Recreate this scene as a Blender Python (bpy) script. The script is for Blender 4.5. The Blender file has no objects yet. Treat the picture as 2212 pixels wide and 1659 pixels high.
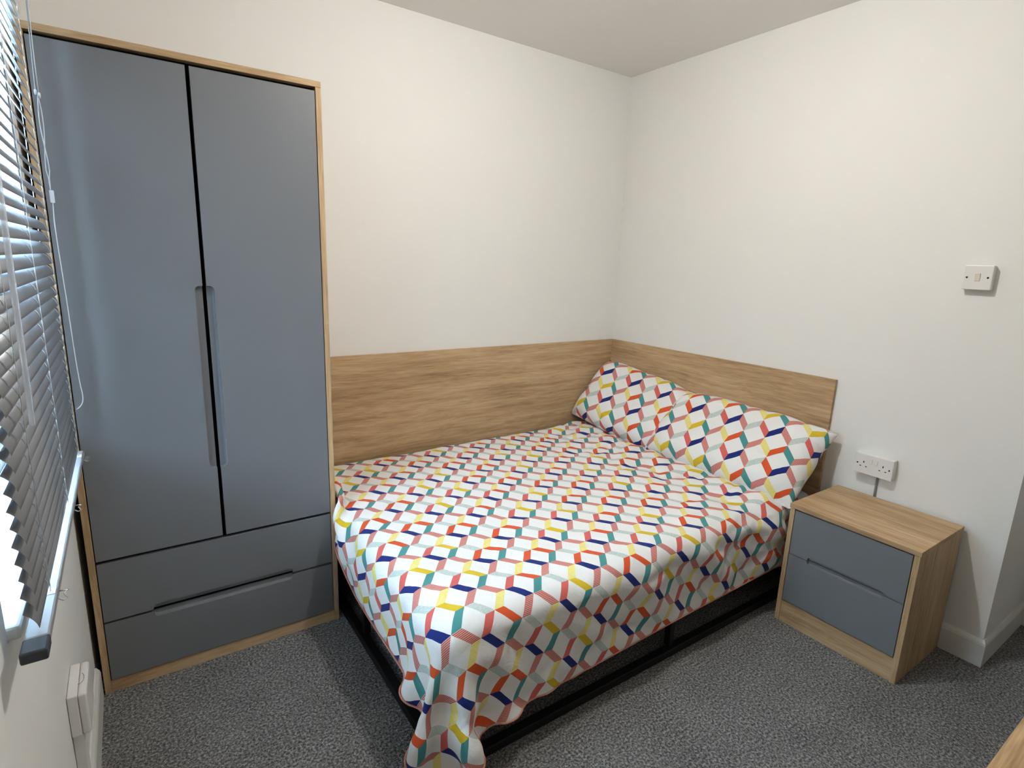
import bpy, bmesh, math, random
import numpy as np
from mathutils import Vector, Matrix

random.seed(4)
np.random.seed(4)
scene = bpy.context.scene
COL = scene.collection

# ------------------------------------------------------------------ camera
CAM = (-2.514, -2.5261, 1.4143)
YAW, PITCH, ROLL, FPX = math.radians(34.7691), math.radians(-12.2379), math.radians(2.0317), 1201.2883
cam_data = bpy.data.cameras.new('camera')
cam_data.sensor_fit = 'HORIZONTAL'
cam_data.sensor_width = 36.0
cam_data.lens = FPX / 2212.0 * 36.0
cam_data.clip_start = 0.02
cam = bpy.data.objects.new('camera', cam_data)
COL.objects.link(cam)
_f = Vector((math.sin(YAW) * math.cos(PITCH), math.cos(YAW) * math.cos(PITCH), math.sin(PITCH)))
_r0 = Vector((math.cos(YAW), -math.sin(YAW), 0))
_u0 = _r0.cross(_f)
_r = _r0 * math.cos(ROLL) + _u0 * math.sin(ROLL)
_u = -_r0 * math.sin(ROLL) + _u0 * math.cos(ROLL)
cam.matrix_world = Matrix(((_r.x, _u.x, -_f.x, CAM[0]), (_r.y, _u.y, -_f.y, CAM[1]), (_r.z, _u.z, -_f.z, CAM[2]), (0, 0, 0, 1)))
scene.camera = cam

# ------------------------------------------------------------------ sky, exposure
SKY = (0.60, 0.80, 1.0)
SKY_STRENGTH = 13.0
LAMP_STRENGTH = 425.0
world = bpy.data.worlds.new('world')
scene.world = world
world.use_nodes = True
world.node_tree.nodes['Background'].inputs['Color'].default_value = (*SKY, 1)
world.node_tree.nodes['Background'].inputs['Strength'].default_value = SKY_STRENGTH
vs = scene.view_settings
vs.view_transform = 'Standard'
vs.look = 'None'
vs.exposure = 1.72
vs.gamma = 1.0
vs.use_curve_mapping = False

# ------------------------------------------------------------------ dimensions (metres; room corner behind the bed is the origin)
CEIL = 2.482
WALL_X = -2.707          # window wall
BACK_Y = -2.97           # wall behind the camera
CORNER_Y = -2.039        # where the bed-head wall turns into the entrance passage
HALL_X = 0.50
WARD_X0, WARD_X1, WARD_Y, WARD_H = -2.689, -1.929, -0.530, 1.970

# ------------------------------------------------------------------ node helpers
class NT:
    def __init__(s, name):
        s.mat = bpy.data.materials.new(name)
        s.mat.use_nodes = True
        s.t = s.mat.node_tree
        s.b = s.t.nodes['Principled BSDF']
    def n(s, kind, **kw):
        nd = s.t.nodes.new(kind)
        for k, v in kw.items():
            setattr(nd, k, v)
        return nd
    def l(s, a, b):
        s.t.links.new(a, b)
    def put(s, sock, v):
        if isinstance(v, bpy.types.NodeSocket):
            s.l(v, sock)
        elif isinstance(v, (tuple, list)):
            sock.default_value = v if len(v) != 3 or sock.type != 'RGBA' else (*v, 1)
        else:
            sock.default_value = v
    def m(s, op, a, b=0.0, c=None):
        nd = s.n('ShaderNodeMath', operation=op)
        s.put(nd.inputs[0], a)
        s.put(nd.inputs[1], b)
        if c is not None:
            s.put(nd.inputs[2], c)
        return nd.outputs[0]
    def mix(s, f, a, b):
        nd = s.n('ShaderNodeMix', data_type='RGBA')
        s.put(nd.inputs[0], f)
        s.put(nd.inputs[6], a)
        s.put(nd.inputs[7], b)
        return nd.outputs[2]
    def coord(s, which='Object'):
        return s.n('ShaderNodeTexCoord').outputs[which]
    def mapping(s, vec, scale=(1, 1, 1), rot=(0, 0, 0), loc=(0, 0, 0)):
        nd = s.n('ShaderNodeMapping')
        s.l(vec, nd.inputs['Vector'])
        nd.inputs['Scale'].default_value = scale
        nd.inputs['Rotation'].default_value = rot
        nd.inputs['Location'].default_value = loc
        return nd.outputs[0]
    def noise(s, vec, scale, detail=3, rough=0.5, dist=0.0):
        nd = s.n('ShaderNodeTexNoise')
        s.l(vec, nd.inputs['Vector'])
        nd.inputs['Scale'].default_value = scale
        nd.inputs['Detail'].default_value = detail
        nd.inputs['Roughness'].default_value = rough
        nd.inputs['Distortion'].default_value = dist
        return nd.outputs['Fac']
    def ramp(s, f, stops):
        nd = s.n('ShaderNodeValToRGB')
        s.l(f, nd.inputs[0])
        e = nd.color_ramp.elements
        while len(e) < len(stops):
            e.new(0.5)
        for el, (p, c) in zip(e, stops):
            el.position = p
            el.color = (*c, 1)
        return nd.outputs[0]
    def bump(s, h, strength, dist):
        nd = s.n('ShaderNodeBump')
        nd.inputs['Strength'].default_value = strength
        nd.inputs['Distance'].default_value = dist
        s.l(h, nd.inputs['Height'])
        s.l(nd.outputs[0], s.b.inputs['Normal'])
    def set(s, **kw):
        for k, v in kw.items():
            s.put(s.b.inputs[k.replace('_', ' ')], v)
        return s

def srgb(r, g, b):
    f = lambda c: (c / 255 / 12.92) if c / 255 <= 0.04045 else ((c / 255 + 0.055) / 1.055) ** 2.4
    return (f(r), f(g), f(b))

def plain(name, col, rough=0.5, spec=0.5, bump=None, metallic=0.0):
    t = NT(name)
    t.set(Base_Color=col, Roughness=rough, Metallic=metallic)
    t.b.inputs['Specular IOR Level'].default_value = spec
    if bump:
        sc, st, d = bump
        t.bump(t.noise(t.coord(), sc, 4), st, d)
    return t.mat

M = {}
# painted walls: slightly uneven plaster
def wall_mat(name, col, rough, spec):
    t = NT(name)
    c = t.coord()
    big = t.noise(c, 2.2, 3)
    col2 = tuple(x * 0.965 for x in col)
    t.set(Base_Color=t.mix(big, col2, col), Roughness=rough)
    t.b.inputs['Specular IOR Level'].default_value = spec
    h = t.m('ADD', t.m('MULTIPLY', t.noise(c, 14, 4), 0.7), t.m('MULTIPLY', t.noise(c, 160, 2), 0.12))
    t.bump(h, 0.25, 0.006)
    return t.mat
M['wall'] = wall_mat('wall_paint', (0.795, 0.79, 0.765), 0.7, 0.25)
M['ceiling'] = wall_mat('ceiling_paint', (0.82, 0.81, 0.785), 0.5, 0.3)
M['trim'] = plain('white_gloss_trim', (0.72, 0.71, 0.68), 0.35, 0.4, (30, 0.1, 0.003))
M['plastic'] = plain('white_plastic', (0.74, 0.72, 0.70), 0.32, 0.5)
M['cream_plastic'] = plain('cream_plastic', (0.68, 0.64, 0.55), 0.35, 0.5)
M['hole'] = plain('dark_slot', (0.015, 0.014, 0.014), 0.7, 0.2)
M['gap'] = plain('dark_gap', (0.004, 0.004, 0.005), 0.9, 0.1)
M['cable'] = plain('grey_cable', (0.22, 0.21, 0.20), 0.5)
M['bed_black'] = plain('black_powder_coat', (0.006, 0.006, 0.007), 0.45, 0.35, (300, 0.1, 0.001))
M['mattress'] = plain('mattress_ticking', (0.62, 0.61, 0.62), 0.85, 0.2, (250, 0.2, 0.001))
M['cord'] = plain('blind_cord', (0.62, 0.64, 0.66), 0.7, 0.2)
M['metal'] = plain('dull_metal', (0.45, 0.44, 0.40), 0.35, 0.5, None, 0.8)
M['cap'] = plain('dark_grey_cap', (0.035, 0.04, 0.05), 0.5, 0.4)
M['rail'] = plain('grey_rail', (0.34, 0.35, 0.37), 0.35, 0.5, None, 0.3)
M['upvc'] = plain('white_upvc', (0.75, 0.77, 0.80), 0.3, 0.5)
M['hem'] = plain('coral_hem', srgb(190, 132, 116), 0.9, 0.1, (400, 0.3, 0.001))

# grey laminate fronts
t = NT('grey_laminate')
c = t.coord()
t.set(Base_Color=t.mix(t.noise(c, 3.0, 3), (0.156, 0.163, 0.176), (0.172, 0.179, 0.192)), Roughness=t.m('ADD', 0.40, t.m('MULTIPLY', t.noise(c, 5, 3), 0.12)))
t.b.inputs['Specular IOR Level'].default_value = 0.45
t.bump(t.noise(c, 600, 2), 0.06, 0.0006)
M['grey'] = t.mat

# oak-effect laminate, grain along one axis
def oak(name, axis, warm=1.0):
    t = NT(name)
    c = t.coord()
    def st(along, across):
        s = [across] * 3
        s[axis] = along
        return tuple(s)
    wob = t.noise(t.mapping(c, st(1.5, 4)), 1.0, 2)
    shift = t.n('ShaderNodeVectorMath', operation='SCALE')
    t.l(t.n('ShaderNodeCombineXYZ').outputs[0], shift.inputs[0])
    comb = t.n('ShaderNodeCombineXYZ')
    for i in range(3):
        if i != axis:
            t.l(t.m('MULTIPLY', wob, 0.06), comb.inputs[i])
    add = t.n('ShaderNodeVectorMath', operation='ADD')
    t.l(c, add.inputs[0])
    t.l(comb.outputs[0], add.inputs[1])
    cc = add.outputs[0]
    broad = t.noise(t.mapping(cc, st(1.0, 14)), 1.0, 4, 0.65)
    mid = t.noise(t.mapping(cc, st(3.5, 70)), 1.0, 3, 0.6)
    fine = t.noise(t.mapping(cc, st(14, 330)), 1.0, 2, 0.5)
    f = t.m('ADD', t.m('ADD', t.m('MULTIPLY', broad, 0.42), t.m('MULTIPLY', mid, 0.34)), t.m('MULTIPLY', fine, 0.24))
    col = t.ramp(f, [(0.34, srgb(134, 107, 76)), (0.44, srgb(167, 138, 102)), (0.54, srgb(190, 161, 124)), (0.68, srgb(208, 182, 147))])
    t.set(Base_Color=col, Roughness=0.5)
    t.b.inputs['Specular IOR Level'].default_value = 0.3
    t.bump(t.m('ADD', t.m('MULTIPLY', mid, 0.5), t.m('MULTIPLY', fine, 0.5)), 0.18, 0.001)
    return t.mat
M['oak_x'], M['oak_y'], M['oak_z'] = oak('oak_grain_x', 0), oak('oak_grain_y', 1), oak('oak_grain_z', 2)

# loop-pile carpet
t = NT('grey_carpet')
c = t.coord()
n1 = t.noise(c, 135, 2, 0.6)
n2 = t.noise(t.mapping(c, (1, 1, 1), (0, 0, 0.5)), 380, 2, 0.6)
n3 = t.noise(c, 6, 3)
f = t.m('ADD', t.m('ADD', t.m('MULTIPLY', n1, 0.55), t.m('MULTIPLY', n2, 0.38)), t.m('MULTIPLY', n3, 0.07))
t.set(Base_Color=t.ramp(f, [(0.37, (0.040, 0.041, 0.042)), (0.46, (0.125, 0.125, 0.125)), (0.54, (0.26, 0.258, 0.252)), (0.64, (0.50, 0.49, 0.47))]), Roughness=0.95)
t.b.inputs['Specular IOR Level'].default_value = 0.1
t.bump(f, 0.9, 0.012)
M['carpet'] = t.mat

# aluminium blind slats
t = NT('silver_slat')
t.set(Base_Color=(0.24, 0.25, 0.27), Roughness=0.36, Metallic=0.45)
t.bump(t.noise(t.mapping(t.coord(), (40, 3, 40)), 1.0, 2), 0.05, 0.002)
M['slat'] = t.mat

# thin window glass, acrylic
def glass(name, tint, gloss):
    t = NT(name)
    tr = t.n('ShaderNodeBsdfTransparent')
    tr.inputs['Color'].default_value = (*tint, 1)
    gl = t.n('ShaderNodeBsdfGlossy')
    gl.inputs['Roughness'].default_value = 0.03
    fr = t.n('ShaderNodeFresnel')
    fr.inputs['IOR'].default_value = gloss
    mx = t.n('ShaderNodeMixShader')
    t.l(fr.outputs[0], mx.inputs[0])
    t.l(tr.outputs[0], mx.inputs[1])
    t.l(gl.outputs[0], mx.inputs[2])
    t.l(mx.outputs[0], t.t.nodes['Material Output'].inputs['Surface'])
    return t.mat
M['glass'] = glass('window_glass', (0.93, 0.96, 0.96), 1.3)
t = NT('clear_acrylic')
t.set(Base_Color=(0.85, 0.88, 0.92), Roughness=0.12, Alpha=0.6)
M['acrylic'] = t.mat

# printed cotton: tumbling-block lattice worked out in the fabric's own flat coordinates (uv in metres)
PH, PK, PS = 0.0475, 0.0365, 0.0285
def cotton(name, u0, v0):
    t = NT(name)
    uv = t.coord('UV')
    wv = t.noise(uv, 60, 2)
    sep = t.n('ShaderNodeSeparateXYZ')
    t.l(uv, sep.inputs[0])
    wob = t.m('MULTIPLY', t.m('SUBTRACT', wv, 0.5), 0.0016)
    u = t.m('ADD', t.m('SUBTRACT', sep.outputs[0], u0), wob)
    v = t.m('ADD', t.m('SUBTRACT', sep.outputs[1], v0 - PS), wob)
    per = PK + PS
    n0 = t.m('FLOOR', t.m('DIVIDE', v, per))
    y0 = t.m('SUBTRACT', v, t.m('MULTIPLY', n0, per))
    def col_of(n):
        x = t.m('SUBTRACT', u, t.m('MULTIPLY', n, PH))
        m_ = t.m('FLOOR', t.m('DIVIDE', x, 2 * PH))
        lx = t.m('SUBTRACT', t.m('SUBTRACT', x, t.m('MULTIPLY', m_, 2 * PH)), PH)
        return m_, lx
    m0, lx0 = col_of(n0)
    cap = t.m('MULTIPLY', t.m('SUBTRACT', 1.0, t.m('DIVIDE', t.m('ABSOLUTE', lx0), PH)), PK)
    over = t.m('GREATER_THAN', t.m('SUBTRACT', y0, PS), cap)
    n = t.m('ADD', n0, over)
    y = t.m('SUBTRACT', v, t.m('MULTIPLY', n, per))
    mm, lx = col_of(n)
    cap2 = t.m('MULTIPLY', t.m('SUBTRACT', 1.0, t.m('DIVIDE', t.m('ABSOLUTE', lx), PH)), PK)
    white = t.m('GREATER_THAN', t.m('SUBTRACT', y, PS), t.m('MULTIPLY', cap2, -1.0))
    right = t.m('GREATER_THAN', lx, 0.0)
    j = t.m('ADD', mm, n)
    odd = lambda q: t.m('GREATER_THAN', t.m('MODULO', t.m('ADD', t.m('MULTIPLY', t.m('ABSOLUTE', q), 1.0), 0.001), 2.0), 0.5)
    io, jo = odd(mm), odd(j)
    # colourways repeat over three columns
    hsh = t.m('MODULO', t.m('ADD', t.m('ADD', t.m('FLOOR', t.m('MULTIPLY', t.m('ADD', mm, j), 0.25)), t.m('MULTIPLY', t.m('FLOOR', t.m('MULTIPLY', n, 0.25)), 2.0)), 300.0), 5.0)
    alt = t.m('GREATER_THAN', hsh, 2.5)
    alt2 = t.m('LESS_THAN', hsh, 1.5)
    stripe = t.m('GREATER_THAN', t.m('SINE', t.m('MULTIPLY', u, 2 * math.pi / 0.0043)), -0.25)
    scr = t.m('GREATER_THAN', t.noise(t.mapping(uv, (900, 120, 1), (0, 0, 0.5)), 1.0, 2), 0.44)
    WHT = (0.74, 0.735, 0.72)
    NAVY, TEAL = srgb(28, 42, 108), srgb(72, 138, 138)
    ORANGE, MUSTARD, SALMON, CORAL = srgb(206, 84, 44), srgb(206, 176, 44), srgb(204, 98, 92), srgb(186, 80, 62)
    PALE, GREY = srgb(222, 208, 112), srgb(176, 190, 184)
    coral = t.mix(t.m('MULTIPLY', t.m('SUBTRACT', 1.0, stripe), 0.5), CORAL, WHT)
    pale = t.mix(t.m('MULTIPLY', t.m('SUBTRACT', 1.0, scr), 0.45), PALE, WHT)
    grey = t.mix(t.m('MULTIPLY', t.m('SUBTRACT', 1.0, scr), 0.6), GREY, WHT)
    # (i even, j even)
    a_ee, b_ee = t.mix(alt, ORANGE, MUSTARD), TEAL
    a_oo, b_oo = coral, pale
    a_oe, b_oe = grey, t.mix(alt2, SALMON, ORANGE)
    a_eo, b_eo = NAVY, coral
    a = t.mix(io, t.mix(jo, a_ee, a_eo), t.mix(jo, a_oe, a_oo))
    b = t.mix(io, t.mix(jo, b_ee, b_eo), t.mix(jo, b_oe, b_oo))
    col = t.mix(white, t.mix(right, a, b), WHT)
    t.set(Base_Color=col, Roughness=0.85)
    t.b.inputs['Specular IOR Level'].default_value = 0.15
    t.b.inputs['Sheen Weight'].default_value = 0.1
    cr = t.m('ABSOLUTE', t.m('SUBTRACT', t.noise(uv, 16, 3, 0.6, 1.2), 0.5))
    h = t.m('ADD', t.m('MULTIPLY', t.m('POWER', cr, 0.6), 0.55), t.m('MULTIPLY', t.noise(uv, 45, 3), 0.35))
    t.bump(h, 0.45, 0.008)
    return t.mat

# ------------------------------------------------------------------ object helpers
def wloc(o):
    p = Vector((0, 0, 0))
    while o is not None:
        p = p + o.location
        o = o.parent
    return p

def tag(o, label=None, cat=None, group=None, kind=None):
    if label: o['label'] = label
    if cat: o['category'] = cat
    if group: o['group'] = group
    if kind: o['kind'] = kind
    return o

def thing(name, loc, label, cat, group=None):
    o = bpy.data.objects.new(name, None)
    o.empty_display_size = 0.05
    COL.objects.link(o)
    o.location = loc
    return tag(o, label, cat, group)

def mesh_obj(name, verts, faces, mat, parent=None, smooth=False, loc=None):
    """verts in world metres; the object's origin sits at its parent (or at loc)."""
    base = wloc(parent) if parent is not None else Vector(loc or (0, 0, 0))
    me = bpy.data.meshes.new(name)
    me.from_pydata([tuple(Vector(v) - base) for v in verts], [], faces)
    me.update()
    if mat is not None:
        me.materials.append(mat)
    if smooth:
        me.polygons.foreach_set('use_smooth', [True] * len(me.polygons))
    o = bpy.data.objects.new(name, me)
    COL.objects.link(o)
    if parent is not None:
        o.parent = parent
    else:
        o.location = base
    return o

def bm_obj(name, bm, mat, parent=None, smooth=False, loc=None):
    bmesh.ops.recalc_face_normals(bm, faces=bm.faces[:])
    base = wloc(parent) if parent is not None else Vector(loc or (0, 0, 0))
    bmesh.ops.translate(bm, vec=-base, verts=bm.verts[:])
    me = bpy.data.meshes.new(name)
    bm.to_mesh(me)
    bm.free()
    if mat is not None:
        me.materials.append(mat)
    if smooth:
        me.polygons.foreach_set('use_smooth', [True] * len(me.polygons))
    o = bpy.data.objects.new(name, me)
    COL.objects.link(o)
    if parent is not None:
        o.parent = parent
    else:
        o.location = base
    return o

def add_box(bm, x0, x1, y0, y1, z0, z1, bevel=0.0, seg=2):
    r = bmesh.ops.create_cube(bm, size=1.0)
    vs_ = r['verts']
    for v in vs_:
        v.co = Vector(((x0 + x1) / 2 + v.co.x * (x1 - x0), (y0 + y1) / 2 + v.co.y * (y1 - y0), (z0 + z1) / 2 + v.co.z * (z1 - z0)))
    if bevel > 0:
        es = list({e for v in vs_ for e in v.link_edges})
        bmesh.ops.bevel(bm, geom=es, offset=bevel, segments=seg, profile=0.5, affect='EDGES')

def box(name, x0, x1, y0, y1, z0, z1, mat, parent=None, bevel=0.0, seg=2, loc=None, smooth=False):
    bm = bmesh.new()
    add_box(bm, x0, x1, y0, y1, z0, z1, bevel, seg)
    return bm_obj(name, bm, mat, parent, smooth, loc)

def tube_geo(path, r, n=8, closed=False):
    P = [Vector(p) for p in path]
    V, F = [], []
    up = None
    rad = r if isinstance(r, (list, tuple)) else [r] * len(P)
    for i, p in enumerate(P):
        a = P[i - 1] if i > 0 else (P[-1] if closed else P[0])
        b = P[i + 1] if i < len(P) - 1 else (P[0] if closed else P[-1])
        d = (b - a).normalized()
        if up is None:
            up = Vector((0, 0, 1)) if abs(d.z) < 0.9 else Vector((1, 0, 0))
        s = d.cross(up).normalized()
        up = s.cross(d).normalized()
        for k in range(n):
            an = 2 * math.pi * k / n
            V.append(p + s * math.cos(an) * rad[i] + up * math.sin(an) * rad[i])
    for i in range(len(P) - (0 if closed else 1)):
        j = (i + 1) % len(P)
        for k in range(n):
            k2 = (k + 1) % n
            F.append((i * n + k, i * n + k2, j * n + k2, j * n + k))
    if not closed:
        F.append(tuple(range(n - 1, -1, -1)))
        F.append(tuple(range((len(P) - 1) * n, len(P) * n)))
    return V, F

def tube(name, path, r, mat, parent=None, n=8, loc=None):
    V, F = tube_geo(path, r, n)
    return mesh_obj(name, V, F, mat, parent, True, loc)

def lathe(name, prof, centre, mat, parent=None, n=24, axis='Z', smooth=True):
    V, F = [], []
    for (r, h) in prof:
        for k in range(n):
            a = 2 * math.pi * k / n
            if axis == 'Z':
                q = (r * math.cos(a), r * math.sin(a), h)
            else:
                q = (h, r * math.cos(a), r * math.sin(a))
            V.append((centre[0] + q[0], centre[1] + q[1], centre[2] + q[2]))
    for i in range(len(prof) - 1):
        for k in range(n):
            F.append((i * n + k, i * n + (k + 1) % n, (i + 1) * n + (k + 1) % n, (i + 1) * n + k))
    F.append(tuple(range(n - 1, -1, -1)))
    F.append(tuple(range((len(prof) - 1) * n, len(prof) * n)))
    return mesh_obj(name, V, F, mat, parent, smooth)

def struct(o):
    o['kind'] = 'structure'
    return o

# ------------------------------------------------------------------ room shell
W_T = 0.10
FX1 = HALL_X + 0.12
struct(box('floor', WALL_X - 0.25, FX1, BACK_Y - W_T, W_T, -0.10, 0.0, M['carpet']))
struct(box('ceiling', WALL_X - 0.25, FX1, BACK_Y - W_T, W_T, CEIL, CEIL + 0.10, M['ceiling']))
struct(box('wall_back', WALL_X, FX1, 0.0, W_T, 0.0, CEIL, M['wall']))            # behind wardrobe and bed
bm = bmesh.new()                                                                   # bed-head wall with its outer corner
add_box(bm, 0.0, FX1, CORNER_Y, 0.0, 0.0, CEIL)
struct(bm_obj('wall_right', bm, M['wall']))
struct(box('wall_front', WALL_X, FX1, BACK_Y - W_T, BACK_Y, 0.0, CEIL, M['wall']))
struct(box('wall_hall', HALL_X + 0.02, FX1, BACK_Y, CORNER_Y, 0.0, CEIL, M['wall']))
# window wall with its opening
WY0, WY1, WZ0, WZ1 = -1.515, -0.634, 0.835, 2.12
bm = bmesh.new()
T = 0.22
def wl(y0, y1, z0, z1):
    add_box(bm, WALL_X - T, WALL_X, y0, y1, z0, z1)
wl(BACK_Y - W_T, WY0, 0, CEIL); wl(WY1, W_T, 0, CEIL); wl(WY0, WY1, 0, WZ0); wl(WY0, WY1, WZ1, CEIL)
struct(bm_obj('wall_left', bm, M['wall']))
# window: frame, mullion, pane, sill
win = bpy.data.objects.new('window_1', None); COL.objects.link(win); win.location = (WALL_X - 0.13, (WY0 + WY1) / 2, WZ0); struct(win)
bm = bmesh.new()
fx0, fx1, fw = WALL_X - 0.17, WALL_X - 0.11, 0.055
add_box(bm, fx0, fx1, WY0, WY0 + fw, WZ0, WZ1, 0.006); add_box(bm, fx0, fx1, WY1 - fw, WY1, WZ0, WZ1, 0.006)
add_box(bm, fx0, fx1, WY0 + fw, WY1 - fw, WZ0, WZ0 + fw, 0.006); add_box(bm, fx0, fx1, WY0 + fw, WY1 - fw, WZ1 - fw, WZ1, 0.006)
bm_obj('window_frame', bm, M['upvc'], win)
box('transom', fx0, fx1, WY0 + fw, WY1 - fw, 1.72, 1.775, M['upvc'], win, 0.005)
box('pane', WALL_X - 0.143, WALL_X - 0.137, WY0 + fw, WY1 - fw, WZ0 + fw, 1.72, M['glass'], win)
box('pane', WALL_X - 0.143, WALL_X - 0.137, WY0 + fw, WY1 - fw, 1.775, WZ1 - fw, M['glass'], win)
box('window_sill', WALL_X - 0.11, WALL_X + 0.016, WY0 + 0.004, WY1 - 0.002, WZ0, WZ0 + 0.024, M['trim'], win, 0.005)

# skirting boards: flat face, chamfered top
def skirting(name, x0, y0, x1, y1, nx, ny, h=0.107, t=0.014, mitre=0.0):
    """runs along (x0,y0)-(x1,y1) on the wall; (nx,ny) points into the room"""
    d = Vector((x1 - x0, y1 - y0, 0)).normalized()
    a = Vector((x0, y0, 0))
    b = Vector((x1, y1, 0))
    nrm = Vector((nx, ny, 0))
    prof = [(0, 0), (t, 0), (t, h - 0.020), (t * 0.8, h - 0.011), (0.004, h), (0, h)]
    V = [p + nrm * q[0] + Vector((0, 0, q[1])) - d * (q[0] * m_) for p, m_ in ((a, mitre), (b, 0.0)) for q in prof]
    k = len(prof)
    F = [(i, (i + 1) % k, k + (i + 1) % k, k + i) for i in range(k)] + [tuple(range(k - 1, -1, -1)), tuple(range(k, 2 * k))]
    o = mesh_obj(name, V, F, M['trim'])
    bm_ = bmesh.new(); bm_.from_mesh(o.data); bmesh.ops.recalc_face_normals(bm_, faces=bm_.faces[:]); bm_.to_mesh(o.data); bm_.free()
    return struct(o)
skirting('baseboard_left', WALL_X, WARD_Y, WALL_X, BACK_Y, 1, 0)
skirting('baseboard_right', 0, CORNER_Y, 0, -1.40, -1, 0, 0.107, 0.012, 1.0)
skirting('baseboard_hall', 0, CORNER_Y, HALL_X - 0.03, CORNER_Y, 0, -1, 0.107, 0.012, 1.0)
skirting('baseboard_front', WALL_X, BACK_Y, HALL_X, BACK_Y, 0, 1)
# entrance door at the end of the passage
door = bpy.data.objects.new('door_1', None); COL.objects.link(door); door.location = (HALL_X, (BACK_Y + CORNER_Y) / 2, 0); struct(door)
box('architrave', HALL_X - 0.035, HALL_X + 0.02, CORNER_Y - 0.065, CORNER_Y, 0, 2.06, M['trim'], door, 0.006)
box('architrave', HALL_X - 0.035, HALL_X + 0.02, BACK_Y, BACK_Y + 0.065, 0, 2.06, M['trim'], door, 0.006)
box('architrave', HALL_X - 0.035, HALL_X + 0.02, BACK_Y + 0.065, CORNER_Y - 0.065, 1.995, 2.06, M['trim'], door, 0.006)
leaf = box('door_leaf', HALL_X - 0.012, HALL_X + 0.018, BACK_Y + 0.068, CORNER_Y - 0.068, 0.008, 1.992, M['trim'], door, 0.002)
tube('handle', [(HALL_X - 0.012, -2.84, 1.0), (HALL_X - 0.06, -2.84, 1.0), (HALL_X - 0.06, -2.74, 1.0)], 0.009, M['metal'], leaf)

# oak panels on the walls round the bed
PANEL_Z = 0.970
box('wall_panel', WARD_X1 - 0.50, -0.0185, -0.018, -0.0008, 0.20, PANEL_Z, M['oak_x'], None, 0.001, loc=(-0.96, 0, 0.2))
tag(bpy.data.objects['wall_panel'], 'long oak board along the wall between grey wardrobe and room corner', 'panel')
box('headboard', -0.018, -0.0008, -1.383, -0.001, 0.20, PANEL_Z, M['oak_y'], None, 0.001, loc=(0, -0.69, 0.2))
tag(bpy.data.objects['headboard'], 'oak headboard on the wall behind the two patterned pillows', 'headboard')

# ------------------------------------------------------------------ fronts with scooped finger grips
def front_panel(name, w, h, t, mat, parent, frame, scoops=(), cr=0.009):
    """Flat front of width w (local s) and height h (local r), thickness t.  frame(s, r, d) -> world, d = depth behind the front face.
    scoops: (edge, s0, s1, width, depth), edge in 'bottom','top','left','right'."""
    V, F = [], []
    def vert(s, r, d):
        V.append(frame(s, r, d)); return len(V) - 1
    edges = {'bottom': ((0, 0), (1, 0), w), 'right': ((w, 0), (0, 1), h), 'top': ((w, h), (-1, 0), w), 'left': ((0, h), (0, -1), h)}
    inner = {'bottom': (0, 1), 'right': (-1, 0), 'top': (0, -1), 'left': (1, 0)}
    front, back = [], []
    for en in ('bottom', 'right', 'top', 'left'):
        (ox, oy), (dx, dy), L = edges[en]
        ix, iy = inner[en]
        front.append(vert(ox, oy, 0)); back.append(vert(ox, oy, t))
        side_front = [front[-1]]
        for (e, s0, s1, sw, sd) in scoops:
            if e != en:
                continue
            if en in ('top', 'left'):
                s0, s1 = L - s1, L - s0
            pts = [(s0, 0.0)]
            for q in range(0, 7):
                a = math.pi / 2 * q / 6
                pts.append((s0 + cr - cr * math.cos(a), sw - cr + cr * math.sin(a)))
            for q in range(0, 7):
                a = math.pi / 2 * (1 - q / 6)
                pts.append((s1 - cr + cr * math.cos(a), sw - cr + cr * math.sin(a)))
            pts.append((s1, 0.0))
            rows = []
            NR = 4
            SF, SDP = (0, 0.04, 0.12, 0.30, 1.0), (0, 0.55, 0.86, 1.0, 1.0)
            for (a_, b_) in pts:
                row = []
                for k in range(NR + 1):
                    f = SF[k]
                    aa = a_ + (max(s0 + 0.006, min(s1 - 0.006, a_)) - a_) * f
                    bb = b_ * (1 - f)
                    dd = sd * SDP[k]
                    row.append(vert(ox + dx * aa + ix * bb, oy + dy * aa + iy * bb, dd))
                rows.append(row)
            front += [r[0] for r in rows]
            for r1, r2 in zip(rows, rows[1:]):
                for k in range(NR):
                    F.append((r1[k], r1[k + 1], r2[k + 1], r2[k]))
            side_front += [rows[0][0]] + rows[0][1:] + [r[-1] for r in rows[1:-1]] + rows[-1][::-1]
        edges[en] = (en, side_front)
    order = ['bottom', 'right', 'top', 'left']
    for i, en in enumerate(order):
        nxt = (i + 1) % 4
        sf = edges[en][1] + [edges[order[nxt]][1][0]]
        F.append(tuple(sf + [back[nxt], back[i]]))
    F.append(tuple(reversed(front)))
    F.append(tuple(back))
    o = mesh_obj(name, V, F, mat, parent)
    b_ = bmesh.new(); b_.from_mesh(o.data)
    bmesh.ops.remove_doubles(b_, verts=b_.verts[:], dist=1e-6)
    bmesh.ops.recalc_face_normals(b_, faces=b_.faces[:])
    b_.to_mesh(o.data); b_.free()
    return o

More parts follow.
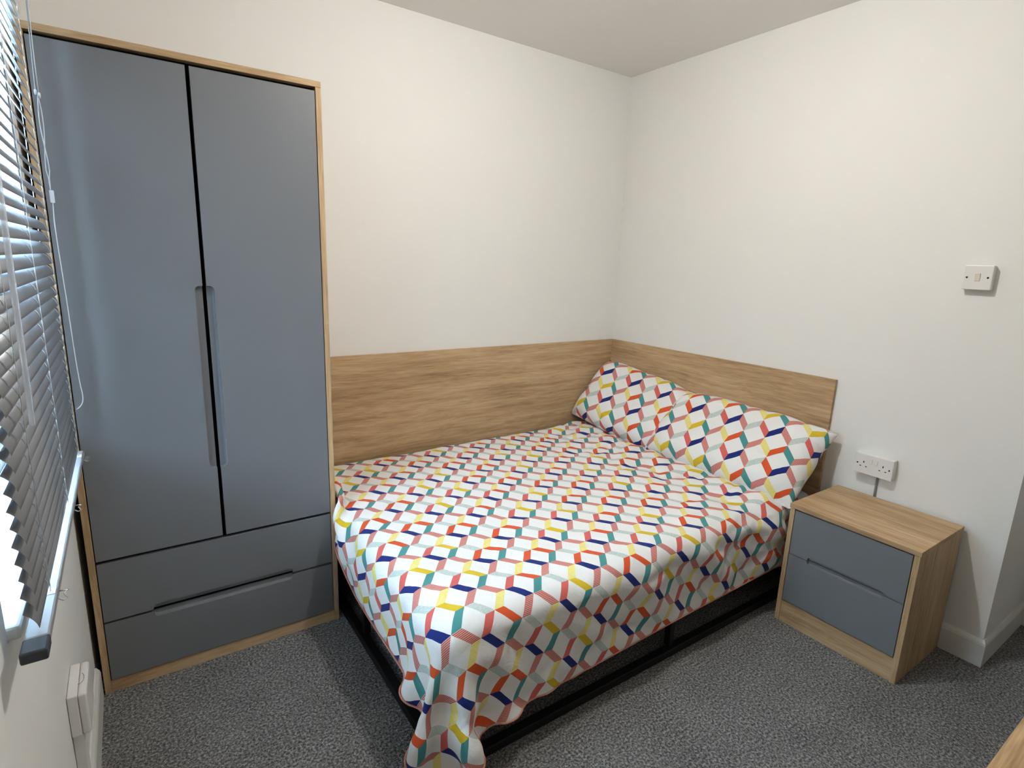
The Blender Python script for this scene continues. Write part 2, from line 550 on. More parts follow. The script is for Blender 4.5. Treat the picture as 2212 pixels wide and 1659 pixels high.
# ------------------------------------------------------------------ wardrobe
wr = thing('wardrobe', ((WARD_X0 + WARD_X1) / 2, WARD_Y / 2, 0), 'tall oak-effect wardrobe with two grey doors and two grey drawers beside window', 'wardrobe')
PT = 0.018
WB = -0.006
box('side_panel', WARD_X0, WARD_X0 + PT, WARD_Y, WB, 0, WARD_H - 0.019, M['oak_z'], wr, 0.0008)
box('side_panel', WARD_X1 - PT, WARD_X1, WARD_Y, WB, 0, WARD_H - 0.019, M['oak_z'], wr, 0.0008)
box('top_panel', WARD_X0, WARD_X1, WARD_Y, WB, WARD_H - 0.0185, WARD_H, M['oak_x'], wr, 0.0008)
box('plinth', WARD_X0 + PT, WARD_X1 - PT, WARD_Y + 0.004, WARD_Y + 0.022, 0, 0.043, M['oak_x'], wr, 0.0008)
box('back_panel', WARD_X0 + PT, WARD_X1 - PT, WB - 0.006, WB, 0.04, WARD_H - 0.02, M['gap'], wr)
box('inner_shelf', WARD_X0 + PT + 0.001, WARD_X1 - PT - 0.001, WARD_Y + 0.030, WB - 0.008, 0.452, 0.468, M['gap'], wr)
box('shade_sheet', WARD_X0 + PT + 0.001, WARD_X1 - PT - 0.001, WARD_Y + 0.026, WARD_Y + 0.032, 0.05, 1.95, M['gap'], wr)   # black sheet standing in for the shade behind the fronts
DX0, DX1 = WARD_X0 + PT + 0.003, WARD_X1 - PT - 0.003
XG = -2.3105
DG = 0.0055
zb, zt = 0.4665, 1.9395
wfr = lambda ox, oz: (lambda s, r, d: (ox + s, WARD_Y + d, oz + r))
def wfront(name, x0, x1, z0, z1, scoops):
    return front_panel(name, x1 - x0, z1 - z0, 0.018, M['grey'], wr, wfr(x0, z0), scoops, 0.014)
wfront('door', DX0, XG - DG, zb, zt, [('right', 0.712 - zb, 1.312 - zb, 0.022, 0.015)])
wfront('door', XG + DG, DX1, zb, zt, [('left', 0.712 - zb, 1.312 - zb, 0.022, 0.015)])
wfront('drawer_front', DX0, DX1, 0.2565, 0.4555, [('bottom', -2.535 - DX0, -2.095 - DX0, 0.018, 0.013)])
wfront('drawer_front', DX0, DX1, 0.047, 0.2475, [('top', -2.535 - DX0, -2.095 - DX0, 0.018, 0.013)])

# ------------------------------------------------------------------ bedside cabinet
NX0, NX1, NY0, NY1, NH = -0.394, -0.016, -1.914, -1.462, 0.516
ns = thing('bedside_cabinet', ((NX0 + NX1) / 2, (NY0 + NY1) / 2, 0), 'low oak-effect bedside cabinet with two grey drawers under the double socket', 'cabinet')
box('top_panel', NX0 - 0.002, NX1, NY0 - 0.003, NY1 + 0.003, NH - 0.018, NH, M['oak_y'], ns, 0.0012)
box('side_panel', NX0, NX1, NY0, NY0 + 0.018, 0, NH - 0.0185, M['oak_z'], ns, 0.0008)
box('side_panel', NX0, NX1, NY1 - 0.018, NY1, 0, NH - 0.0185, M['oak_z'], ns, 0.0008)
box('plinth', NX0 + 0.003, NX0 + 0.021, NY0 + 0.018, NY1 - 0.018, 0, 0.094, M['oak_y'], ns, 0.0008)
box('back_panel', NX1 - 0.006, NX1, NY0 + 0.018, NY1 - 0.018, 0.03, NH - 0.019, M['gap'], ns)
box('shade_sheet', NX0 + 0.024, NX0 + 0.028, NY0 + 0.019, NY1 - 0.019, 0.096, NH - 0.019, M['gap'], ns)  # near-black sheet put in as the shade seen through the drawer gaps
nf = lambda oy, oz: (lambda s, r, d: (NX0 + d, oy - s, oz + r))
ny1, ny0 = NY1 - 0.021, NY0 + 0.021
nw = ny1 - ny0
gs0, gs1 = ny1 + 1.556, ny1 + 1.828
front_panel('drawer_front', nw, 0.493 - 0.3085, 0.018, M['grey'], ns, nf(ny1, 0.3085), [('bottom', gs0, gs1, 0.013, 0.013)], 0.008)
front_panel('drawer_front', nw, 0.3055 - 0.099, 0.018, M['grey'], ns, nf(ny1, 0.099), [('top', gs0, gs1, 0.013, 0.013)], 0.008)

# ------------------------------------------------------------------ desk corner at the lower right
dk = thing('desk', (-0.95, -2.68, 0), 'oak-topped desk, only its corner edge shows at lower right', 'desk')
box('desk_top', -1.72, -0.25, BACK_Y + 0.02, -2.380, 0.728, 0.750, M['oak_x'], dk, 0.0015)
box('side_panel', -1.70, -1.682, BACK_Y + 0.02, -2.40, 0, 0.7275, M['oak_z'], dk, 0.001)
box('side_panel', -0.288, -0.27, BACK_Y + 0.02, -2.40, 0, 0.7275, M['oak_z'], dk, 0.001)
box('back_panel', -1.682, -0.288, -2.93, -2.912, 0.35, 0.7275, M['oak_x'], dk, 0.001)

# ------------------------------------------------------------------ bed: steel frame, mattress
BX0, BX1, BY0, BY1 = -1.908, -0.03, -1.392, -0.045
bed = thing('bed_frame', ((BX0 + BX1) / 2, (BY0 + BY1) / 2, 0), 'low black steel bed frame standing under the patterned duvet', 'bed')
R = 0.032
FT = 0.215
bm = bmesh.new()
box('floor_rail', BX0, BX1, BY0, BY0 + R, 0.002, R, M['bed_black'], bed, 0.003)
box('floor_rail', BX0, BX1, BY1 - R, BY1, 0.002, R, M['bed_black'], bed, 0.003)
box('floor_rail', BX0, BX0 + R, BY0 + R, BY1 - R, 0.002, R, M['bed_black'], bed, 0.003)
box('floor_rail', BX1 - R, BX1, BY0 + R, BY1 - R, 0.002, R, M['bed_black'], bed, 0.003)
for nm, a in (('side_rail', (BX0 + 0.034, BX1, BY0 + 0.004, BY0 + R)), ('side_rail', (BX0 + 0.034, BX1, BY1 - R, BY1)), ('end_rail', (BX0, BX0 + R, BY0 + R, BY1 - R)), ('end_rail', (BX1 - R, BX1, BY0 + R, BY1 - R))):
    box(nm, *a, FT - R, FT, M['bed_black'], bed, 0.003)
for x in (BX0 + 0.014, -0.962, BX1 - 0.026):
    for y in (BY0 + 0.014, (BY0 + BY1) / 2, BY1 - 0.029):
        box('post', x + 0.001, x + 0.026, y, y + 0.026, R, FT - R, M['bed_black'], bed, 0.002)
for i in range(11):
    x = BX0 + 0.10 + i * 0.165
    box('slat', x, x + 0.06, BY0 + R + 0.002, BY1 - R - 0.002, FT - 0.018, FT - 0.004, M['bed_black'], bed, 0.002)
bm.free()
mt = box('mattress', BX0 + 0.015, BX1, BY0 + 0.012, BY1, FT + 0.001, 0.452, M['mattress'], None, 0.045, 5, loc=(-0.96, -0.70, FT), smooth=True)
tag(mt, 'pale grey mattress showing only at its corner beside the oak cabinet', 'mattress')

# ------------------------------------------------------------------ cloth: small position-based solver for the duvet
def fbm(x, y, seed, octs=3):
    rs = np.random.RandomState(seed)
    out = np.zeros_like(x)
    amp = 1.0
    for o in range(octs):
        for _ in range(5):
            a = rs.uniform(0, 2 * np.pi)
            k = (2 ** o) * rs.uniform(0.7, 1.3)
            out += amp * np.sin(k * (x * np.cos(a) + y * np.sin(a)) + rs.uniform(0, 6.28)) / 5
        amp *= 0.5
    return out

G = 0.02
V_LEN, U_LEN = 1.96, 1.64
HEAD_X, WALL_SIDE_Y = -0.17, -0.030
nv, nu = int(round(V_LEN / G)) + 1, int(round(U_LEN / G)) + 1
vv, uu = np.meshgrid(np.arange(nv) * G, np.arange(nu) * G, indexing='ij')
FX = HEAD_X - vv           # flat world x of each cloth point
USC = (0.972 + 0.028 * np.clip(vv / 1.6, 0, 1))  # the duvet lies a little askew: less overhang towards the head
FY = WALL_SIDE_Y - uu * USC      # flat world y
CZ = 0.480
foot = BX0 + 0.012
X = np.stack([FX, FY, np.full_like(FX, CZ)], -1)
beyond = np.maximum(foot - FX, 0)
wgt = np.clip((-0.50 - FY) / 0.22, 0, 1)          # 0 beside the wardrobe: the cloth goes straight down there
ang = (1 - wgt) * math.pi / 2 + wgt * 0.35
X[..., 0] = np.where(beyond > 0, foot - beyond * np.cos(ang), X[..., 0])
X[..., 2] = np.where(beyond > 0, CZ - beyond * np.sin(ang), X[..., 2])
by = np.maximum(BY0 - FY, 0)
X[..., 1] = np.where(by > 0, BY0 - by * math.cos(0.4), X[..., 1])
X[..., 2] -= np.where(by > 0, by * math.sin(0.4), 0)
X[..., 2] += 0.004 * fbm(FX * 9, FY * 9, 3)
P = X.copy()
def pair(A, sl1, sl2, rest, k):
    a, b = A[sl1], A[sl2]
    d = b - a
    ln = np.sqrt((d * d).sum(-1, keepdims=True)) + 1e-9
    c = d * ((ln - rest) / ln * 0.5 * k)
    A[sl1] = a + c
    A[sl2] = b - c
def axis_sets(n, step):
    """index pairs (i, i+step) split into groups that do not share points"""
    out = []
    i0 = np.arange(0, n - step)
    for g in range(2):
        sel = i0[((i0 // step) % 2) == g]
        out.append((sel, sel + step))
    return out
AV = {s: axis_sets(nv, s) for s in (1, 2, 3)}
AU = {s: axis_sets(nu, s) for s in (1, 2, 3)}
BH = np.array([(BX1 - BX0) / 2, (BY1 - BY0) / 2 - 0.004, 0.226])
BC = np.array([(BX0 + BX1) / 2, (BY0 + BY1) / 2, 0.226])
BR, OFF = 0.050, 0.027
def collide(A, old):
    q0 = A - BC
    s = np.sign(q0)
    q = np.abs(q0) - (BH - BR)
    mq = np.maximum(q, 0)
    ln = np.sqrt((mq * mq).sum(-1))
    d = ln + np.minimum(q.max(-1), 0) - BR
    pen = OFF - d
    hit = pen > 0
    outside = ln > 1e-6
    g = np.where(outside[..., None], mq / (ln[..., None] + 1e-9), 0)
    ax = q.argmax(-1)
    one = np.eye(3)[ax]
    g = np.where(outside[..., None], g, one) * s
    A[hit] += (g * pen[..., None])[hit]
    # friction against the bed
    mv = A - old
    nrm = (mv * g).sum(-1, keepdims=True) * g
    tg = mv - nrm
    A[hit] -= (tg * 0.35)[hit]
    # floor, wall board, wardrobe side and front
    low = A[..., 2] < 0.012
    A[..., 2] = np.maximum(A[..., 2], 0.012)
    A[..., :2][low] -= (A[..., :2] - old[..., :2])[low] * 0.6
    A[..., 1] = np.minimum(A[..., 1], -0.026)
    inw = (A[..., 1] > WARD_Y - 0.012) & (A[..., 0] < WARD_X1 + 0.008)
    dx = WARD_X1 + 0.008 - A[..., 0]
    dy = A[..., 1] - (WARD_Y - 0.012)
    px = inw & (dx <= dy)
    py = inw & (dx > dy)
    inn = (A[..., 1] < NY1 + 0.014) & (A[..., 0] > NX0 - 0.014) & (A[..., 2] < NH + 0.01)
    ndx = A[..., 0] - (NX0 - 0.014)
    ndy = NY1 + 0.014 - A[..., 1]
    A[..., 0] = np.where(inn & (ndx < ndy), NX0 - 0.014, A[..., 0])
    A[..., 1] = np.where(inn & (ndx >= ndy), NY1 + 0.014, A[..., 1])
    A[..., 0] = np.where(px, WARD_X1 + 0.008, A[..., 0])
    A[..., 1] = np.where(py, WARD_Y - 0.012, A[..., 1])
pin_v = 2
pin_u = int(1.25 / G)
PINNED = X[:pin_v, :pin_u].copy()
dt = 1 / 50.0
D2 = G * math.sqrt(2)
STEPS, ITERS = 190, 12
for step in range(STEPS):
    vel = (X - P)
    damp = 0.93 if step < STEPS - 40 else 0.80
    P = X.copy()
    X = X + vel * damp
    X[..., 2] -= 9.81 * dt * dt * 0.35
    for it in range(ITERS):
        for a, b in AV[1]: pair(X, a, b, G, 1.0)
        for a, b in AU[1]: pair(X, (slice(None), a), (slice(None), b), G * USC[:, :1, None], 1.0)
        if it % 2 == 0:
            for r0 in (0, 1):
                i = np.arange(r0, nv - 1, 2)
                for c0 in (0, 1):
                    jx = np.arange(c0, nu - 1, 2)
                    pair(X, np.ix_(i, jx), np.ix_(i + 1, jx + 1), D2, 0.35)
                    pair(X, np.ix_(i + 1, jx), np.ix_(i, jx + 1), D2, 0.35)
            for s, k in ((2, 0.14), (3, 0.14)):
                for a, b in AV[s]: pair(X, a, b, G * s, k)
                for a, b in AU[s]: pair(X, (slice(None), a), (slice(None), b), G * s * USC[:, :1, None], k)
        if it % 3 == 2:
            collide(X, P)
    X[:pin_v, :pin_u] = PINNED
    collide(X, P)
# quilt loft and soft creases added along the surface normal
def grid_normals(A):
    du = np.gradient(A, axis=1); dv = np.gradient(A, axis=0)
    n_ = np.cross(du, dv)
    n_ /= np.sqrt((n_ * n_).sum(-1, keepdims=True)) + 1e-9
    return n_
NRM = grid_normals(X)
if NRM[nv // 2, nu // 3, 2] < 0: NRM = -NRM
edge_fade = np.clip(np.minimum.reduce([uu + 0.02, U_LEN - uu, V_LEN - vv]) / 0.06, 0, 1)
loft = 0.006 * fbm(FX * 7, FY * 7, 11, 2) + 0.007 * fbm(FX * 17, FY * 6, 12, 2) * np.clip(1 - vv / 0.9, 0.15, 1)
cre = np.abs(fbm(FX * 13 + 0.6 * np.sin(FY * 5), FY * 22, 21, 3))
near_head = np.clip(1 - (vv - 0.02) / 0.65, 0, 1)
hump = 0.022 * np.exp(-((vv - 0.20) / 0.10) ** 2)
crease = hump - 0.022 * np.exp(-(cre / 0.16) ** 2) * (0.25 + 0.9 * near_head)
front_side = np.clip((uu - 1.36) / 0.06, 0, 1)
diag = fbm((FX + 0.8 * FY) * 26, (FX - 0.3 * FY) * 7, 31, 2)
ridge = np.exp(-(np.abs(fbm((FX * 0.5 + FY) * 15, (FX - 0.5 * FY) * 5, 37, 2)) / 0.10) ** 2)
foot_side = np.clip((vv - (HEAD_X - BX0)) / 0.05, 0, 1)
fold = fbm(FY * 22, FX * 4, 41, 2)
side_crease = (0.018 * diag - 0.012 * ridge) * front_side + 0.016 * fold * foot_side * (1 - front_side)
X = X + NRM * ((loft + crease + side_crease) * edge_fade)[..., None]

dv_ = thing('duvet', (-1.0, -0.70, 0.48), 'white duvet printed with colourful tumbling-block lattice spread over the bed', 'duvet')
M['duvet'] = cotton('duvet_cotton', 0.812 - PH, 1.518 - PK - PS)
def grid_mesh(name, A, U, V_, mat, parent, sub=2, thick=0.0):
    n_v, n_u = A.shape[:2]
    verts = A.reshape(-1, 3)
    idx = np.arange(n_v * n_u).reshape(n_v, n_u)
    faces = np.stack([idx[:-1, :-1], idx[:-1, 1:], idx[1:, 1:], idx[1:, :-1]], -1).reshape(-1, 4)
    o = mesh_obj(name, [tuple(v) for v in verts], [tuple(int(i) for i in f) for f in faces], mat, parent, True)
    uvl = o.data.uv_layers.new(name='fabric')
    flat = np.stack([U.reshape(-1), V_.reshape(-1)], -1)
    li = np.empty(len(o.data.loops), dtype=np.int32)
    o.data.loops.foreach_get('vertex_index', li)
    uvl.data.foreach_set('uv', flat[li].astype(np.float32).reshape(-1))
    if thick:
        m_ = o.modifiers.new('thickness', 'SOLIDIFY'); m_.thickness = thick; m_.offset = -1.0
    if sub:
        m_ = o.modifiers.new('smooth', 'SUBSURF'); m_.levels = sub; m_.render_levels = sub
    return o
if grid_normals(X)[nv // 2, nu // 3, 2] > 0:
    Xg, Ug, Vg = X, -FY, -FX
    cover = grid_mesh('cover', Xg[:, ::-1], Ug[:, ::-1], Vg[:, ::-1], M['duvet'], dv_, 2, 0.009)
else:
    cover = grid_mesh('cover', X, -FY, -FX, M['duvet'], dv_, 2, 0.009)
_nz = cover.data.polygons[(nv // 2) * (nu - 1) + nu // 2].normal.z
if _nz < 0:
    cover.data.flip_normals()
def chaikin(p, k=1):
    p = np.asarray(p)
    for _ in range(k):
        q = np.empty((2 * len(p), p.shape[1]))
        q[0], q[-1] = p[0], p[-1]
        q[1:-1:2] = 0.75 * p[:-1] + 0.25 * p[1:]
        q[2:-1:2] = 0.25 * p[:-1] + 0.75 * p[1:]
        p = q
    return p
hem_path = chaikin(np.vstack([X[:, -1] + np.array([0, 0.002, 0.0]), X[-1, ::-1][1:]]), 1)
tube('hem', [tuple(q) for q in hem_path], 0.0029, M['hem'], dv_, 6)

# ------------------------------------------------------------------ pillows: two sheets sewn round the edge and inflated
def inflate(w, h, n_u, n_v, seed, press, iters=260):
    rs = np.random.RandomState(seed)
    gu, gv = np.meshgrid(np.linspace(-w / 2, w / 2, n_u), np.linspace(-h / 2, h / 2, n_v), indexing='xy')
    top = np.stack([gu, gv, np.full_like(gu, 0.01)], -1).reshape(-1, 3)
    N = n_u * n_v
    idx = np.arange(N).reshape(n_v, n_u)
    bnd = np.zeros((n_v, n_u), bool); bnd[0] = bnd[-1] = True; bnd[:, 0] = bnd[:, -1] = True
    bidx = np.full((n_v, n_u), -1); k = N
    for i in range(n_v):
        for j in range(n_u):
            if bnd[i, j]: bidx[i, j] = idx[i, j]
            else: bidx[i, j] = k; k += 1
    pts = np.zeros((k, 3)); pts[:N] = top
    bot = top.copy(); bot[:, 2] = -0.01
    pts[bidx.reshape(-1)] = bot
    pts[idx[bnd], 2] = 0
    pts += rs.normal(0, 0.0015, pts.shape)
    flat = np.zeros((k, 2)); flat[:N] = top[:, :2]; flat[bidx.reshape(-1)] = top[:, :2]
    E, Lr = [], []
    for I in (idx, bidx):
        for a, b in ((I[:, :-1], I[:, 1:]), (I[:-1], I[1:]), (I[:-1, :-1], I[1:, 1:]), (I[1:, :-1], I[:-1, 1:]), (I[:, :-2], I[:, 2:]), (I[:-2], I[2:])):
            E.append(np.stack([a.reshape(-1), b.reshape(-1)], -1))
    E = np.concatenate(E)
    rest = np.sqrt(((flat[E[:, 0]] - flat[E[:, 1]]) ** 2).sum(-1))
    kind = np.concatenate([np.concatenate([np.full(a.size, s) for a, s in ((I[:, :-1], 1.0), (I[:-1], 1.0), (I[:-1, :-1], 0.5), (I[1:, :-1], 0.5), (I[:, :-2], 0.25), (I[:-2], 0.25))]) for I in (idx, bidx)])
    quads = np.concatenate([np.stack([I[:-1, :-1], I[:-1, 1:], I[1:, 1:], I[1:, :-1]], -1).reshape(-1, 4)[:, ::s] for I, s in ((idx, 1), (bidx, -1))])
    deg = np.bincount(E.reshape(-1), minlength=k).astype(float)
    X_ = pts; P_ = X_.copy()
    for it in range(iters):
        v_ = (X_ - P_) * 0.90
        P_ = X_.copy()
        q = X_[quads]
        fn = np.cross(q[:, 2] - q[:, 0], q[:, 3] - q[:, 1]) * 0.5
        f = np.zeros_like(X_)
        for c_ in range(3):
            f[:, c_] = np.bincount(quads.reshape(-1), np.repeat(fn[:, c_], 4) / 4, minlength=k)
        p_ = press * min(1.0, it / 60)
        X_ = X_ + v_ + f * p_
        for _ in range(10):
            d = X_[E[:, 1]] - X_[E[:, 0]]
            ln = np.sqrt((d * d).sum(-1)) + 1e-9
            ex = (ln - rest)
            stiff = np.where(ex > 0, 1.0, 0.25) * kind
            c_ = d * (ex / ln * 0.5 * stiff)[:, None]
            mv = np.zeros_like(X_)
            for a in range(3):
                mv[:, a] = np.bincount(E[:, 0], c_[:, a], minlength=k) - np.bincount(E[:, 1], c_[:, a], minlength=k)
            X_ = X_ + mv / deg[:, None] * 3.2
        X_[:, 2] = np.clip(X_[:, 2], -0.085, 0.085)
    return X_, quads, flat

def pillow(label, origin, u_dir, v_dir, w, h, press, seed, u0, v0, shape):
    """origin: centre; u_dir runs along the pillow, v_dir from its top edge down to the mattress"""
    X_, quads, flat = inflate(w, h, 49, 35, seed, press)
    X_ = shape(X_, flat)
    u_ = Vector(u_dir).normalized(); v_ = Vector(v_dir).normalized(); n_ = u_.cross(v_).normalized()
    if n_.z < 0: n_ = -n_
    o_ = Vector(origin)
    W_ = [o_ + u_ * float(p[0]) + v_ * float(p[1]) + n_ * float(p[2]) for p in X_]
    W_ = [Vector((min(q.x, -0.020), min(q.y, -0.021), q.z)) for q in W_]
    o = mesh_obj('pillow', W_, [tuple(int(i) for i in f) for f in quads], cotton('pillow_cotton', u0, v0), None, True, loc=origin)
    b_ = bmesh.new(); b_.from_mesh(o.data); bmesh.ops.recalc_face_normals(b_, faces=b_.faces[:]); b_.to_mesh(o.data); b_.free()
    uvl = o.data.uv_layers.new(name='fabric')
    li = np.empty(len(o.data.loops), dtype=np.int32); o.data.loops.foreach_get('vertex_index', li)
    uvl.data.foreach_set('uv', flat[li].astype(np.float32).reshape(-1))
    m_ = o.modifiers.new('smooth', 'SUBSURF'); m_.levels = 2; m_.render_levels = 2
    return tag(o, label, 'pillow', 'pillows at the head of the bed')

def crumple(X_, flat, seed):
    X_ = X_.copy()
    a, b = flat[:, 0], flat[:, 1]
    ea = 1 - np.abs(a) / np.abs(a).max(); eb = 1 - np.abs(b) / np.abs(b).max()
    near = np.clip(1 - np.minimum(ea * 1.8, eb) / 0.45, 0, 1)
    inside = np.clip(np.minimum(ea * 1.8, eb) / 0.10, 0, 1)
    r = np.exp(-(np.abs(fbm(a * 20, b * 20, seed, 2)) / 0.13) ** 2)
    up = np.where(X_[:, 2] >= 0, 1.0, -1.0)
    X_[:, 2] += up * inside * (0.010 * fbm(a * 16, b * 16, seed + 1, 2) - r * (0.006 + 0.014 * near))
    X_[:, 0] += 0.006 * fbm(b * 30, a * 6, seed + 2, 2) * near
    X_[:, 1] += 0.005 * fbm(a * 30, b * 6, seed + 3, 2) * near
    return X_
def shape_left(X_, flat):
    return crumple(X_, flat, 51)
def shape_right(X_, flat):
    return crumple(X_, flat, 61)
pillow('patterned pillow tucked in the corner where the two oak boards meet', (-0.165, -0.375, 0.640), (0.02, -1, -0.11), (-0.27, 0, -0.28), 0.70, 0.415, 9.0, 5, 0.01, 0.02, shape_left)
pillow('patterned pillow nearest the bedside cabinet, overlapping the corner pillow', (-0.185, -1.025, 0.612), (-0.02, -1, -0.015), (-0.28, 0, -0.27), 0.80, 0.385, 9.0, 8, 0.03, 0.04, shape_right)

# ------------------------------------------------------------------ venetian blind
BLX, SW, SP, TH = -2.672, 0.031, 0.0267, math.radians(59)
BY_N, BY_F = -1.545, -0.612
RAIL_Z = 0.851
bl = thing('venetian_blind', (BLX, (BY_N + BY_F) / 2, RAIL_Z - 0.012), 'silver venetian blind with tilted slats hanging in front of the window', 'blind')
sv, sf = [], []
cs = []
for k in range(7):
    q = -0.5 + k / 6
    cs.append((q * SW, 0.0030 * (1 - (2 * q) ** 2)))
ex, ez = Vector((math.cos(TH), 0, -math.sin(TH))), Vector((math.sin(TH), 0, math.cos(TH)))
for yy in (BY_N, BY_F):
    for (a, b) in cs:
        p = ex * a + ez * b
        sv.append((p.x, yy - (BY_N + BY_F) / 2, p.z))
for yy in (BY_N, BY_F):
    for (a, b) in cs:
        p = ex * a + ez * (b - 0.0005)
        sv.append((p.x, yy - (BY_N + BY_F) / 2, p.z))
for k in range(6):
    sf.append((k, k + 1, 8 + k, 7 + k)); sf.append((14 + k, 21 + k, 22 + k, 15 + k))
for k in (0, 6):
    sf.append((k, 7 + k, 21 + k, 14 + k))
for e in (0, 7):
    for k in range(6):
        sf.append((e + k, e + k + 1, 14 + e + k + 1, 14 + e + k))
slat_me = bpy.data.meshes.new('slat'); slat_me.from_pydata(sv, [], sf); slat_me.update()
b_ = bmesh.new(); b_.from_mesh(slat_me); bmesh.ops.recalc_face_normals(b_, faces=b_.faces[:]); b_.to_mesh(slat_me); b_.free()
slat_me.materials.append(M['slat'])
slat_me.polygons.foreach_set('use_smooth', [len(p.vertices) == 4 for p in slat_me.polygons])
NS = 50
Z0S = RAIL_Z + 0.028
for i in range(NS):
    o = bpy.data.objects.new('slat', slat_me); COL.objects.link(o); o.parent = bl
    o.location = (random.uniform(-0.0006, 0.0006), random.uniform(-0.001, 0.001), Z0S + i * SP - (RAIL_Z - 0.012))
    o.rotation_euler = (0, random.uniform(-0.02, 0.02), 0)
TOPZ = Z0S + NS * SP
box('head_rail', BLX - 0.02, BLX + 0.016, BY_N, BY_F, TOPZ - 0.004, TOPZ + 0.028, M['slat'], bl, 0.002)
rail = box('bottom_rail', BLX - 0.012, BLX + 0.018, BY_N - 0.005, BY_F, RAIL_Z - 0.011, RAIL_Z + 0.004, M['rail'], bl, 0.003)
box('end_cap', BLX - 0.013, BLX + 0.019, BY_N - 0.045, BY_N - 0.005, RAIL_Z - 0.013, RAIL_Z + 0.005, M['cap'], rail, 0.003)
LAD = (-0.665, -1.03, -1.42)
for y in LAD:
    V, F = [], []
    for sx in (-1, 1):
        pth = [(BLX + sx * SW * 0.5 * math.cos(TH) + 0.0010 * sx, y, RAIL_Z - 0.006), (BLX + sx * SW * 0.5 * math.cos(TH) + 0.0010 * sx, y, TOPZ)]
        a, f = tube_geo(pth, 0.0010, 5)
        F += [tuple(i + len(V) for i in q) for q in f]; V += a
    for i in range(NS):
        zc = Z0S + i * SP
        a = Vector((BLX, y, zc)) + ex * (-SW / 2) + ez * -0.001; b = Vector((BLX, y, zc)) + ex * (SW / 2) + ez * -0.001
        c_ = Vector((BLX, y, zc)) + ez * 0.0045
        g, f = tube_geo([a, a.lerp(c_, 0.5) + ez * 0.0012, c_, b.lerp(c_, 0.5) + ez * 0.0012, b], 0.0006, 4)
        F += [tuple(i2 + len(V) for i2 in q) for q in f]; V += g
    tag(mesh_obj('ladder_cord', V, F, M['cord'], bl, True), kind='stuff')
    # hold-down loop on the rail's room side
    xr_ = BLX + 0.019
    tube('cord_clip', [(xr_, y - 0.010, RAIL_Z - 0.006), (xr_ + 0.006, y - 0.012, RAIL_Z - 0.010), (xr_ + 0.011, y - 0.003, RAIL_Z - 0.012), (xr_ + 0.006, y + 0.004, RAIL_Z - 0.006), (xr_ + 0.012, y + 0.010, RAIL_Z - 0.004), (xr_, y + 0.012, RAIL_Z - 0.004)], 0.0012, M['metal'], bl, 6)
    box('cord_plug', BLX + 0.002, BLX + 0.0155, y - 0.010, y + 0.010, RAIL_Z + 0.0035, RAIL_Z + 0.0052, M['cord'], rail)
tube('tilt_wand', [(-2.640, -1.475, TOPZ), (-2.642, -1.478, 1.6), (-2.645, -1.487, 1.158)], 0.0042, M['acrylic'], bl, 6)
CY = -0.600
tube('lift_cord', [(-2.651, CY, TOPZ), (-2.6495, CY, 1.997), (-2.6535, CY, 1.86), (-2.655, CY, 1.795)], 0.0012, M['cord'], bl, 5)
tube('lift_cord', [(-2.648, CY - 0.003, TOPZ), (-2.6465, CY - 0.003, 1.997), (-2.6490, CY - 0.003, 1.86), (-2.649, CY - 0.003, 1.79)], 0.0012, M['cord'], bl, 5)
lathe('cord_knob', [(0.0005, 0.008), (0.003, 0.006), (0.0035, 0), (0.0025, -0.006), (0.0005, -0.007)], (-2.655, CY, 1.790), M['cord'], bl, 10)
lathe('cord_knob', [(0.0005, 0.008), (0.003, 0.006), (0.0035, 0), (0.0025, -0.006), (0.0005, -0.007)], (-2.6485, CY - 0.003, 1.783), M['cord'], bl, 10)
tw = lambda ph, k: [(-2.6515 + 0.0035 * math.sin(ph + 5.2 * (1.785 - z) / 0.2) * (1 if z > 1.60 else 0.3), CY + 0.002 * math.cos(ph), z) for z in np.linspace(1.785, 1.552, 14)]
tube('lift_cord', tw(0, 0), 0.0012, M['cord'], bl, 5)
tube('lift_cord', tw(math.pi, 0), 0.0012, M['cord'], bl, 5)
box('cord_joiner', -2.6550, -2.6450, CY - 0.005, CY + 0.005, 1.526, 1.558, M['acrylic'], bl, 0.002)
tube('lift_cord', chaikin([(-2.650, CY, 1.530), (-2.653, CY, 1.466), (-2.649, CY, 1.30), (-2.648, CY, 1.224), (-2.6465, CY, 1.12), (-2.644, CY, 1.043), (-2.641, CY, 1.012), (-2.6425, CY - 0.004, 0.992), (-2.650, CY - 0.010, 0.980), (-2.658, CY - 0.014, 0.975)], 2).tolist(), 0.0013, M['cord'], bl, 6)

# ------------------------------------------------------------------ switch, double socket, wall box
def plate(name, yc, zc, w, h, d, label, cat):
    r_ = thing(name, (0, yc, zc - h / 2), label, cat)
    box('back_box', -d + 0.008, -0.0005, yc - w / 2 + 0.001, yc + w / 2 - 0.001, zc - h / 2 + 0.001, zc + h / 2 - 0.001, M['plastic'], r_, 0.003)
    box('face_plate', -d, -d + 0.009, yc - w / 2, yc + w / 2, zc - h / 2, zc + h / 2, M['plastic'], r_, 0.003, 3)
    return r_
sy, sz, sd = -1.803, 1.422, 0.030
sw = plate('light_switch', sy, sz, 0.086, 0.086, sd, 'square white light switch high on the bare wall at right', 'switch')
bm = bmesh.new()
add_box(bm, -sd - 0.004, -sd + 0.001, sy - 0.0085, sy + 0.0075, sz - 0.013, sz + 0.015, 0.0015)
for v in bm.verts:
    if v.co.x < -sd - 0.002 and v.co.z < sz: v.co.x += 0.002
bm_obj('rocker', bm, M['cream_plastic'], sw)
for s in (-1, 1):
    lathe('screw', [(0.0033, -0.0006), (0.0033, 0.0004), (0.002, 0.0005)], (-sd, sy + s * 0.0302, sz), M['hole'], sw, 12, 'X')
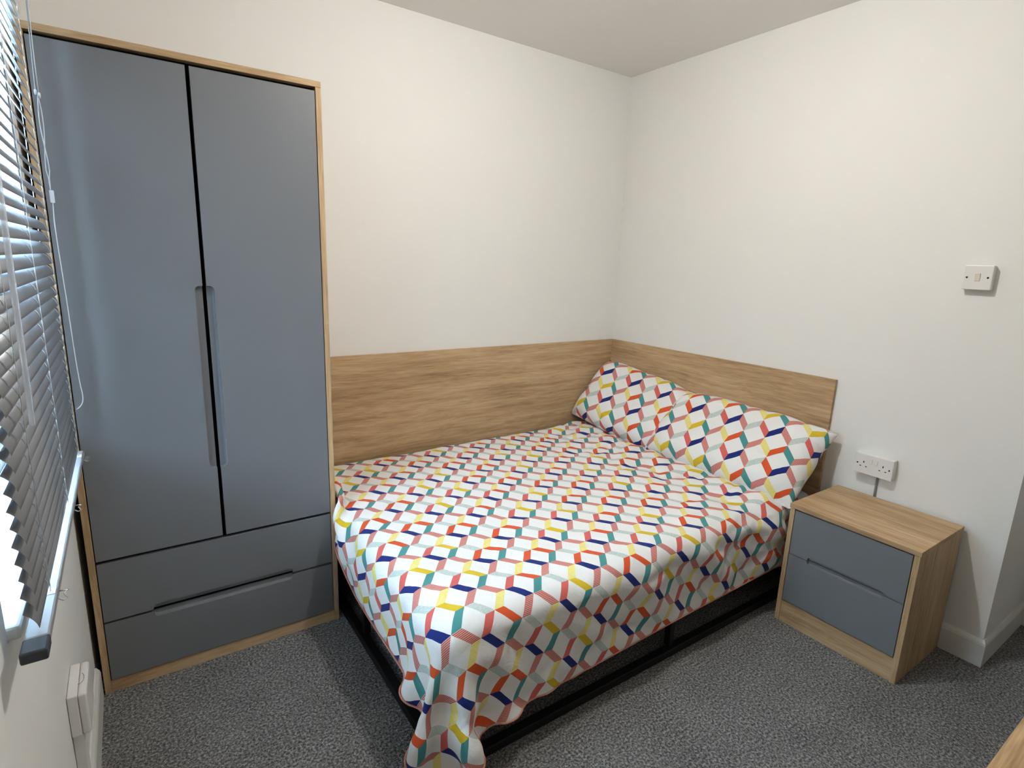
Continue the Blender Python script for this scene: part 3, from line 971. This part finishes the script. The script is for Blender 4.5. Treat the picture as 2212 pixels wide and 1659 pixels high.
ky, kz, kd = -1.590, 0.648, 0.038
sk = plate('double_socket', ky, kz, 0.146, 0.086, kd, 'white double power socket on the wall above the bedside cabinet', 'socket')
for c_ in (-1, 1):
    y0 = ky + c_ * 0.0365
    bx = -kd
    # c_ = +1 is the left socket as seen from the room
    box('slot', bx - 0.0004, bx + 0.002, y0 - 0.002, y0 + 0.002, kz + 0.004, kz + 0.012, M['hole'], sk)
    for s in (-1, 1):
        box('slot', bx - 0.0004, bx + 0.002, y0 + s * 0.011 - 0.0032, y0 + s * 0.011 + 0.0032, kz - 0.012, kz - 0.0085, M['hole'], sk)
    lathe('screw', [(0.0032, -0.0006), (0.0032, 0.0004), (0.002, 0.0005)], (-kd, ky + c_ * 0.0602, kz), M['hole'], sk, 12, 'X')
    bm = bmesh.new()
    add_box(bm, -kd - 0.004, -kd + 0.001, ky + c_ * 0.010 - 0.0055, ky + c_ * 0.010 + 0.0055, kz + 0.008, kz + 0.026, 0.001)
    bm_obj('rocker', bm, M['plastic'], sk)
tube('cable', [(-0.0065, ky - 0.012, kz - 0.042), (-0.006, ky - 0.012, kz - 0.08), (-0.006, ky - 0.012, 0.40)], 0.0045, M['cable'], sk, 8)

fb = thing('wall_box', (WALL_X, -1.06, 0.33), 'small white electrical box low on the window wall beneath the blind', 'junction box')
box('body', WALL_X + 0.0005, WALL_X + 0.020, -1.120, -0.995, 0.335, 0.440, M['plastic'], fb, 0.003)
box('lid', WALL_X + 0.0200, WALL_X + 0.037, -1.120, -0.995, 0.335, 0.440, M['plastic'], fb, 0.006, 3)
V, F = tube_geo([(WALL_X + 0.022 + 0.008 * math.cos(a), -1.06 + 0.02 * math.sin(a), 0.4405) for a in np.linspace(-1.9, 1.1, 12)], 0.0006, 5)
mesh_obj('moulded_arc', V, F, M['cable'], fb, True)
box('trunking', WALL_X + 0.0005, WALL_X + 0.022, -1.112, -1.084, 0.108, 0.3345, M['trim'], fb, 0.002)

# ------------------------------------------------------------------ ceiling lamp (above the frame; it lights the room)
LX, LY = -1.38, -1.36
lp = thing('ceiling_lamp', (LX, LY, CEIL), 'bare white bulb in a batten holder on the ceiling, above the picture', 'lamp')
lathe('base', [(0.045, -0.0005), (0.045, -0.012), (0.036, -0.020), (0.022, -0.024), (0.020, -0.046)], (LX, LY, CEIL), M['plastic'], lp, 24)
t = NT('bulb_glow')
em = t.n('ShaderNodeEmission')
em.inputs['Color'].default_value = (1.0, 0.965, 0.90, 1)
em.inputs['Strength'].default_value = LAMP_STRENGTH
t.l(em.outputs[0], t.t.nodes['Material Output'].inputs['Surface'])
lathe('collar', [(0.015, -0.0465), (0.018, -0.06), (0.028, -0.085)], (LX, LY, CEIL), M['plastic'], lp, 20)
lathe('bulb', [(0.026, -0.0855), (0.030, -0.096), (0.029, -0.108), (0.022, -0.120), (0.010, -0.127), (0.002, -0.128)], (LX, LY, CEIL), t.mat, lp, 24)
